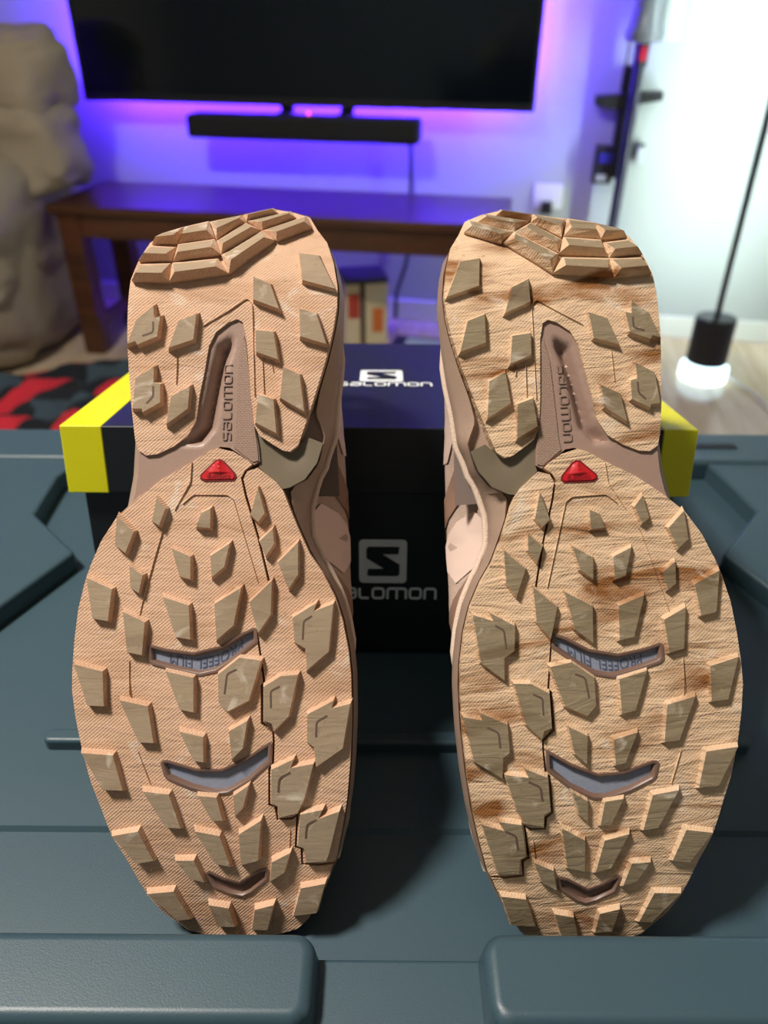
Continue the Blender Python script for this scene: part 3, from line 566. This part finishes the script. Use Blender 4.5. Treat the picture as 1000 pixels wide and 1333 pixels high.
def plate(poly, holes, sp, hf, thick):
    """curved slab over a traced outline: triangulated top following hf(u,v), walls down by thick (mm)"""
    poly = densify(ccw(poly), sp*1.2); holes = [densify(ccw(h), sp*1.2) for h in holes]
    pts = []; edges = []
    for lp in [poly]+holes:
        n0 = len(pts); pts += [Vector(p) for p in lp]; edges += [(n0+i, n0+(i+1) % len(lp)) for i in range(len(lp))]
    xs = [p[0] for p in poly]; ys = [p[1] for p in poly]
    y = min(ys)+sp/2; r = 0
    while y < max(ys):
        x = min(xs)+sp/2 + (sp/2 if r % 2 else 0)
        while x < max(xs):
            q = (x, y)
            if inside(q, poly) and segdist(q, poly) > sp*.45 and not any(inside(q, h) or segdist(q, h) < sp*.45 for h in holes): pts.append(Vector(q))
            x += sp
        y += sp*.87; r += 1
    V_, E_, F_, _, _, _ = delaunay_2d_cdt(pts, edges, [], 0, 1e-5)
    fs = []
    for f in F_:
        c = sum((V_[i] for i in f), Vector((0, 0)))/len(f)
        if inside(c, poly) and not any(inside(c, h) for h in holes):
            a = (V_[f[1]]-V_[f[0]]).cross(V_[f[2]]-V_[f[0]])
            fs.append(tuple(f) if a > 0 else tuple(reversed(f)))
    vs = [(p.x, p.y, hf(p.x, p.y)) for p in V_]; n = len(vs)
    if thick:
        ed = {}
        for f in fs:
            for i in range(3): ed[(f[i], f[(i+1) % 3])] = 1
        bd = [(a, b) for (a, b) in ed if (b, a) not in ed]
        mp_ = {}
        for a, b in bd:
            for q in (a, b):
                if q not in mp_: mp_[q] = len(vs); p = vs[q]; vs.append((p[0], p[1], p[2]-thick))
        fs += [(mp_[a], mp_[b], b, a) for a, b in bd]
    return vs, fs
def font_mesh(txt):
    cu = bpy.data.curves.new('t', 'FONT'); cu.body = txt; cu.align_x = 'CENTER'; cu.align_y = 'CENTER'; cu.resolution_u = 3
    o = bpy.data.objects.new('t', cu); COL.objects.link(o)
    dg = bpy.context.evaluated_depsgraph_get(); me = bpy.data.meshes.new_from_object(o.evaluated_get(dg))
    mb = MB().add([v.co.copy() for v in me.vertices], [tuple(p.vertices) for p in me.polygons])
    bpy.data.objects.remove(o); bpy.data.curves.remove(cu); bpy.data.meshes.remove(me)
    x0 = min(p.x for p in mb.v); x1 = max(p.x for p in mb.v); y0 = min(p.y for p in mb.v); y1 = max(p.y for p in mb.v)
    mb.v = [Vector(((p.x-(x0+x1)/2)/(x1-x0), (p.y-(y0+y1)/2)/(x1-x0), 0)) for p in mb.v]
    return mb
TXT_BADGE = font_mesh('contagrip'); TXT_FILM = font_mesh('PROFEEL FILM')
cen = lambda p: (sum(q[0] for q in p)/len(p), sum(q[1] for q in p)/len(p))

UPPER = [(-9, 8, 6, 6), (0, 6, 30, 20), (12, 4, 39, 30), (40, 1.5, 48, 41), (80, -4, 53.5, 48), (105, -5, 55, 52), (130, -2, 57.5, 57), (155, 1, 53, 62), (175, 3, 49.5, 64), (200, 3.5, 47, 62), (225, 2.5, 44.5, 58), (250, 1, 42.5, 57), (275, 1, 40, 60), (290, 2, 35, 58), (300, 4, 25, 52), (306, 7, 12, 44)]
def up_row(v):
    for a, b in zip(UPPER, UPPER[1:]):
        if v <= b[0]:
            t = max(0, (v-a[0])/(b[0]-a[0])); t_ = t
            return [a[i]+(b[i]-a[i])*t_ for i in (1, 2, 3)]
    return list(UPPER[-1][1:])
def mid_h(v): return 20 + 8*max(0, min(1, (v-60)/140))           # midsole thickness, mm
def edge_r(v): r = interp(SOLE['redge'], v); return max(r, interp(EDR, v)) if 118 < v < 264 else r
def edge_l(v): l = interp(SOLE['ledge'], v); return min(l, interp(EDL, v)) if 140 < v < 215 else l
EDR = [(118, 50), (135, 45.5), (150, 36.5), (160, 31.5), (172, 31), (184, 34), (204, 41.5)] + [(v, u) for u, v in sorted(SOLE['mid_r'], key=lambda p: p[1]) if v > 210]
EDL = [(140, -57), (155, -50), (170, -44), (185, -41.5), (200, -41), (215, -41)]
def up_pt(v, t, off=0.):
    c, hw, H = up_row(v); ph = math.pi*(1-t); H += off; hw += off
    cu, su = math.cos(ph), max(0, math.sin(ph))
    u = c + math.copysign(abs(cu)**.62, cu)*hw*(1-.10*su)
    s = min(1, su/.42); s = s*s*(3-2*s)
    e = (edge_r(v)+off) if cu > 0 else (edge_l(v)-off)
    if abs(e-c) < abs(u-c) : u = e + (u-e)*s
    return (u, v, W(v) - mid_h(v) + 7 - H*su**.72 - off*(.6 if su < .4 else 0)*-1)

def make_shoe(side, root, rub, lug, label):
    """side +1: as traced (shoe on the left of the picture), -1: its mirror twin"""
    mir = side < 0
    def put(name, vs, fs, mat, parent=root, smooth=None, mi=None):
        # the toe rests flat on the tote deck
        vs = [(p[0], p[1], max(p[2], -(32.5+1.351*p[1]))) if p[1] < 45 else p for p in vs]
        return obj(name, [(p[0]*side/1000, p[1]/1000, p[2]/1000) for p in vs], fs, mat, parent, smooth, mi, flip=mir)
    # midsole
    rows = []; NV = 120; v0, v1 = -11.5, 309.
    nb = 9
    vs, fs = [], []
    for i in range(NV+1):
        v = v0+(v1-v0)*i/NV; l, r = interp(SOLE['ledge'], v), interp(SOLE['redge'], v); w = W(v); th = mid_h(v)
        end = min(1, (v-v0+2)/14, (v1-v+2)/16)**.5
        med = 1.0
        heel = max(0, min(1, (v-172)/25))*max(0, min(1, (300-v)/40))
        rb = edge_r(v)
        lb = edge_l(v)
        pr = [(l+.7, w-8.8), (l-.6, w-5.6), ((l+lb)/2-2*end, w-10), (lb-2.6*end, w-16), (lb-.6*end, w-th-1), (l+8, w-th-3),
              (r-8, w-th-3), (rb+.6*end, w-th-1), (rb+2.0*end, w-16), (r+(rb-r)*.8+1.2*end, w-11), (r+.6, w-5.6), (r-.7, w-8.8)]
        n_ = len(pr); vs += [(p[0], v, p[1]) for p in pr]
        if i: fs += [((i-1)*n_+k, (i-1)*n_+(k+1) % n_, i*n_+(k+1) % n_, i*n_+k) for k in range(n_)]
    fs += [tuple(range(n_-1, -1, -1)), tuple(range(NV*n_, NV*n_+n_))]
    fs = [tuple(reversed(f)) for f in fs]
    put('midsole', vs, fs, M['midsole'], smooth=50)
    # outsole plates
    wins = SOLE['win']
    hf = lambda u, v: W(v) + .35*noise.noise(Vector((u*.09, v*.09, side))) 
    put('heel_outsole', *plate(SOLE['heel_plate'], [], 3., hf, 9.2), rub, smooth=40)
    put('forefoot_outsole', *plate(SOLE['fore_main'], [offset(ccw(w_), -.25) for w_ in wins], 3., hf, 9.2), rub, smooth=40)
    put('medial_outsole', *plate(SOLE['fore_medial'], [], 3., hf, 9.2), rub, smooth=40)
    # shank, weave wing, olive arch piece
    ch = ccw(SOLE['channel'])
    def hs(u, v):
        q = W(v)-1.2
        if inside((u, v), ch): s = min(1, segdist((u, v), ch)/4.2); q -= 6.6*s*s*(3-2*s)
        return q
    sh = put('arch_shank', *plate(SOLE['shank'], [], 1.5, hs, 7.5), M['shank'], smooth=50)
    put('weave_panel', *plate(SOLE['wing'], [], 3., lambda u, v: W(v)-.7, 1.), M['wing'], sh, smooth=40)
    put('medial_arch', *plate(SOLE['olive'], [], 3., lambda u, v: W(v)-2.2-1.3*math.exp(-((u-26)**2+(v-196)**2)/60.), 4.), M['olive'], smooth=40)
    (tu0, tv0), (tu1, tv1) = SOLE['text']; L_ = tv1-tv0
    wm = solid(wordmark('salomon', .2, .5), .012)
    tc_ = ((tu0+tu1)/2+.2, (tv0+tv1)/2)
    if not mir: fn = lambda p: ((tc_[0]-p.y*L_*1.15)/1000, (tc_[1]+p.x*L_)/1000, (hs(tc_[0]-p.y*L_, tc_[1]+p.x*L_)+.15+p.z*30)/1000)
    else: fn = lambda p: (-(tc_[0]-p.y*L_*1.15)/1000, (tc_[1]-p.x*L_)/1000, (hs(tc_[0]-p.y*L_, tc_[1]-p.x*L_)+.15+p.z*30)/1000)
    xf(wm, fn).build('embossed_wordmark', M['emboss'], sh)
    # lugs (the muddier shoe is worn lower)
    LH_ = 3.4 if not mir else 2.7
    def lug_mesh(top, h, g, heelward):
        top = ccw(top); n = len(top); c = cen(top); base = offset(top, g)
        base = [(b[0], b[1] + (heelward if b[1] > c[1] else -.3)) for b in base]
        tp = [(p[0], p[1], W(p[1])+h) for p in top]; bs = [(p[0], p[1], W(p[1])-.6) for p in base]
        vs = bs + tp
        fs = [(i, (i+1) % n, n+(i+1) % n, n+i) for i in range(n)] + [tuple(range(n, 2*n))]
        return vs, fs, [0]*n+[1]
    for grp in ('f', 'h'):
        for p in SOLE['lugs'][grp]:
            c = cen(p); e = 1.0 if c[1] < 40 else .7
            vs, fs, mi = lug_mesh(p, LH_, .75, e)
            put('lug', vs, fs, [rub, lug], mi=mi)
    for p in SOLE['lugs']['c']:
        a, b, c, d_ = [Vector(q) for q in p]
        bl_ = lambda s, t: (a*(1-s)+b*s)*(1-t) + (d_*(1-s)+c*s)*t
        w0 = lambda q, z: (q.x, q.y, W(q.y)+z)
        vs = [w0(q, -.6) for q in (a, b, c, d_)] + [w0(q, 2.2) for q in (a, b, c, d_)] + [w0(bl_(.05, .14), 3.4), w0(bl_(.95, .14), 3.4), w0(bl_(.86, .74), 6.8), w0(bl_(.14, .74), 6.8)]
        fs = [(k_, k_+4, (k_+1) % 4+4, (k_+1) % 4) for k_ in range(4)] + [(k_+4, k_+8, (k_+1) % 4+8, (k_+1) % 4+4) for k_ in range(4)] + [(8, 11, 10, 9)]
        put('heel_lug', vs, [tuple(reversed(f)) for f in fs], [rub, lug], mi=[0]*8+[1])
    # slots cut into the split lugs
    for p in SOLE['slots']:
        v_, f_ = stroke(p, .8, False, 1.3)
        put('lug_slot', [(q.x, q.y, W(q.y)+LH_+.06) for q in v_], f_, M['groove'])
    for p in SOLE['lines']:
        v_, f_ = stroke([tuple(q) for q in densify(p, 5.)[:len(densify(p, 5.))]][:max(2, len(densify(p, 5.))-max(1, int((Vector(p[0])-Vector(p[-1])).length/5.)))] + [p[-1]], .55, False, 1.0, 3)
        n_ = len(v_); h_ = n_//2
        vs = [(q.x, q.y, W(q.y)-.3) for q in v_] + [(q.x*.5+v_[(i+h_) % n_].x*.5, q.y*.5+v_[(i+h_) % n_].y*.5, W(q.y)+.75) for i, q in enumerate(v_[:h_])]
        fs = [(i, i+1, n_+i+1, n_+i) for i in range(h_-1)] + [(h_+i+1, h_+i, n_+i, n_+i+1) for i in range(h_-1)]
        put('mould_line', vs, [tuple(reversed(f)) for f in fs], rub)
    # windows
    for k, w_ in enumerate(wins):
        o0 = ccw(w_); l1 = offset(o0, -.9); l2 = offset(o0, -1.5); l3 = offset(o0, -2.2); n = len(o0)
        lv = [(o0, -.8), (o0, .55), (l1, .7), (l2, .2), (l3, -2.3)]
        vs = [(p[0], p[1], W(p[1])+z) for lp, z in lv for p in lp]
        fs = [(j*n+i, j*n+(i+1) % n, (j+1)*n+(i+1) % n, (j+1)*n+i) for j in range(len(lv)-1) for i in range(n)]
        fr = put('outsole_window', vs, fs, M['frame'], smooth=50)
        fz = -1.8 if k < 2 else -1.6
        vv, ff = plate(offset(o0, -1.8), [], 2.5, lambda u, v: W(v)+fz, 0)
        put('window_film', vv, ff, M['film'] if k < 2 else M['frame'], fr)
        if k == 0:
            # lettering follows the bow of the film
            lo_ = sorted(o0); ua, ub = lo_[0][0], lo_[-1][0]
            def midv(u):
                ys_ = []
                for i in range(n):
                    (x0, y0), (x1, y1) = o0[i-1], o0[i]
                    if (x0-u)*(x1-u) < 0: ys_.append(y0+(y1-y0)*(u-x0)/(x1-x0))
                return (max(ys_)+min(ys_))/2 if len(ys_) > 1 else cen(o0)[1]
            uc = (ua+ub)/2+1; wl = (ub-ua)*.66; t_ = MB(); t_.v = list(TXT_FILM.v); t_.f = list(TXT_FILM.f); t_.m = list(TXT_FILM.m)
            def fnt(p):
                u = uc*side - p.x*wl; lu = u*side
                vv_ = midv(lu)-.4 - p.y*wl*1.25
                return (u/1000, vv_/1000, (W(vv_)+fz+.25)/1000)
            xf(t_, fnt).build('window_lettering', M['film_text'], fr)
    # red badge
    bp = ccw(SOLE['badge']); c = cen(bp)
    rim = put('badge', *plate(offset(bp, .1), [], 3., lambda u, v: W(v)+.35, 1.), M['red_d'])
    put('badge_face', *plate(offset(bp, -.7), [], 1.0, lambda u, v: W(v)+.7+1.1*max(0, 1-abs(u-c[0])/max(.5, (c[1]+6.-v)*.75))*(1 if v > c[1]-.3 else 0), .5), M['red'], rim)
    t_ = MB(); t_.v = list(TXT_BADGE.v); t_.f = list(TXT_BADGE.f); t_.m = list(TXT_BADGE.m)
    xf(t_, lambda p: ((c[0]*side - p.x*9.5)/1000, (c[1]-1.9-p.y*12)/1000, (W(c[1])+.95)/1000)).build('badge_lettering', M['red_d'], rim)
    # upper shell with an open collar
    NR, NT = 84, 48; vs, fs = [], []
    for i in range(NR+1):
        v = -9+(306-(-9))*i/NR
        for j in range(NT+1): vs.append(up_pt(v, j/NT))
    for i in range(NR):
        v = -9+315*(i+.5)/NR
        for j in range(NT):
            t = (j+.5)/NT
            if 186 < v < 288 and abs(t-.5) < .27*min(1, ((v-186)/14)**.5, ((288-v)/10)**.5): continue
            a = i*(NT+1)+j; fs.append((a, a+NT+1, a+NT+2, a+1))
    uo = put('upper', vs, fs, M['mesh'], smooth=60)
    s = uo.modifiers.new('thick', 'SOLIDIFY'); s.thickness = .003; s.offset = -1
    def patch(name, poly, mat, off, parent=uo):
        """thin overlay laid on the upper; poly in (v mm, t*100)"""
        vv, ff = plate([(q[1], q[0]) for q in poly], [], 4., lambda a, b: 0, 0)
        put(name, [up_pt(p[1], p[0]/100., off) for p in vv], [tuple(reversed(f)) for f in ff], mat, parent, 60)
    for s_ in (0, 1):
        tt = (lambda t: t) if s_ else (lambda t: 100-t)
        P_ = lambda pts: [(v, tt(t)) for v, t in pts]
        patch('overlay_panel', P_([(175, 96), (168, 99), (152, 98.5), (143, 93.5), (148, 89), (160, 87), (171, 92)]), M['panel'], .7)
        patch('overlay_panel', P_([(199, 92), (207, 96), (232, 96), (236, 91), (225, 87), (199, 87.5)]), M['panel'], .7)
        patch('overlay_strip', P_([(187, 97), (198, 96), (182, 88), (162, 80), (155, 82), (173, 90)]), M['stripe'], .9)
        patch('overlay_strip', P_([(155, 99.3), (146, 97), (120, 90), (104, 86), (98, 89), (112, 94), (132, 99)]), M['stripe'], 1.1)
        patch('toe_rand', P_([(6, 99), (60, 99), (96, 99), (90, 92), (60, 90), (20, 88)]), M['stripe'], .6)
    # piping along the join of upper and midsole, both sides
    for s_ in (-1, 1):
        mb = MB(); pp = []
        for i in range(60):
            v = 20+ (285-20)*i/59; q = up_pt(v, .985 if s_ > 0 else .015, 1.2); pp.append((q[0], q[1], q[2]))
        mb.tube(pp, 1.6, 8); put('piping', mb.v, mb.f, M['piping'], uo, 60)
    tv_, tf_ = [], []
    for i in range(11):
        for j in range(9): tv_.append(up_pt(120+8.5*i, .40+.2*j/8, 2. + (4 if i > 7 else 0)))
    tf_ = [(i*9+j, (i+1)*9+j, (i+1)*9+j+1, i*9+j+1) for i in range(10) for j in range(8)]
    to = put('tongue', tv_, tf_, M['panel'], uo, 60)
    for i in range(5):
        mb = MB().tube([up_pt(122+13*i + (4 if k % 2 else 0), .36+.28*k/6, 4.) for k in range(7)], 1.7, 8)
        put('lace', mb.v, mb.f, M['lace'], uo, 60)
    sv = []; 
    for i in range(21):
        v = 178+118*i/20; c_, hw_, H_ = up_row(v)
        for j in range(7): sv.append((c_+hw_*.86*(j/3.-1), v, W(v)-mid_h(v)-3))
    put('insole', sv, [(i*7+j, i*7+j+1, (i+1)*7+j+1, (i+1)*7+j) for i in range(20) for j in range(6)], M['lining'], smooth=60)
    tag(root, label, 'shoe', 'pair of trail shoes')
Uv, Vv, Nv = Vector((1, 0, 0)), Vector((0, math.sin(LEAN), math.cos(LEAN))), Vector((0, -math.cos(LEAN), math.sin(LEAN)))
def shoe_matrix(o, rot):
    mt = Matrix((Uv, Vv, Nv)).transposed().to_4x4(); mt.translation = o
    return mt @ Matrix.Rotation(rot, 4, 'Z')
shoeL = empty('trail_shoe', shoe_matrix((-.06557, .16489, .01985), 0))
make_shoe(1, shoeL, M['rubL'], M['lugL'], 'cleaner peach trail shoe leaning sole outward at the left, toe down')
shoeR = empty('trail_shoe', shoe_matrix((.09265, .16195, .0228), math.radians(5.02)))
make_shoe(-1, shoeR, M['rubR'], M['lugR'], 'muddier tan trail shoe leaning sole outward nearest the floor lamp, toe down')
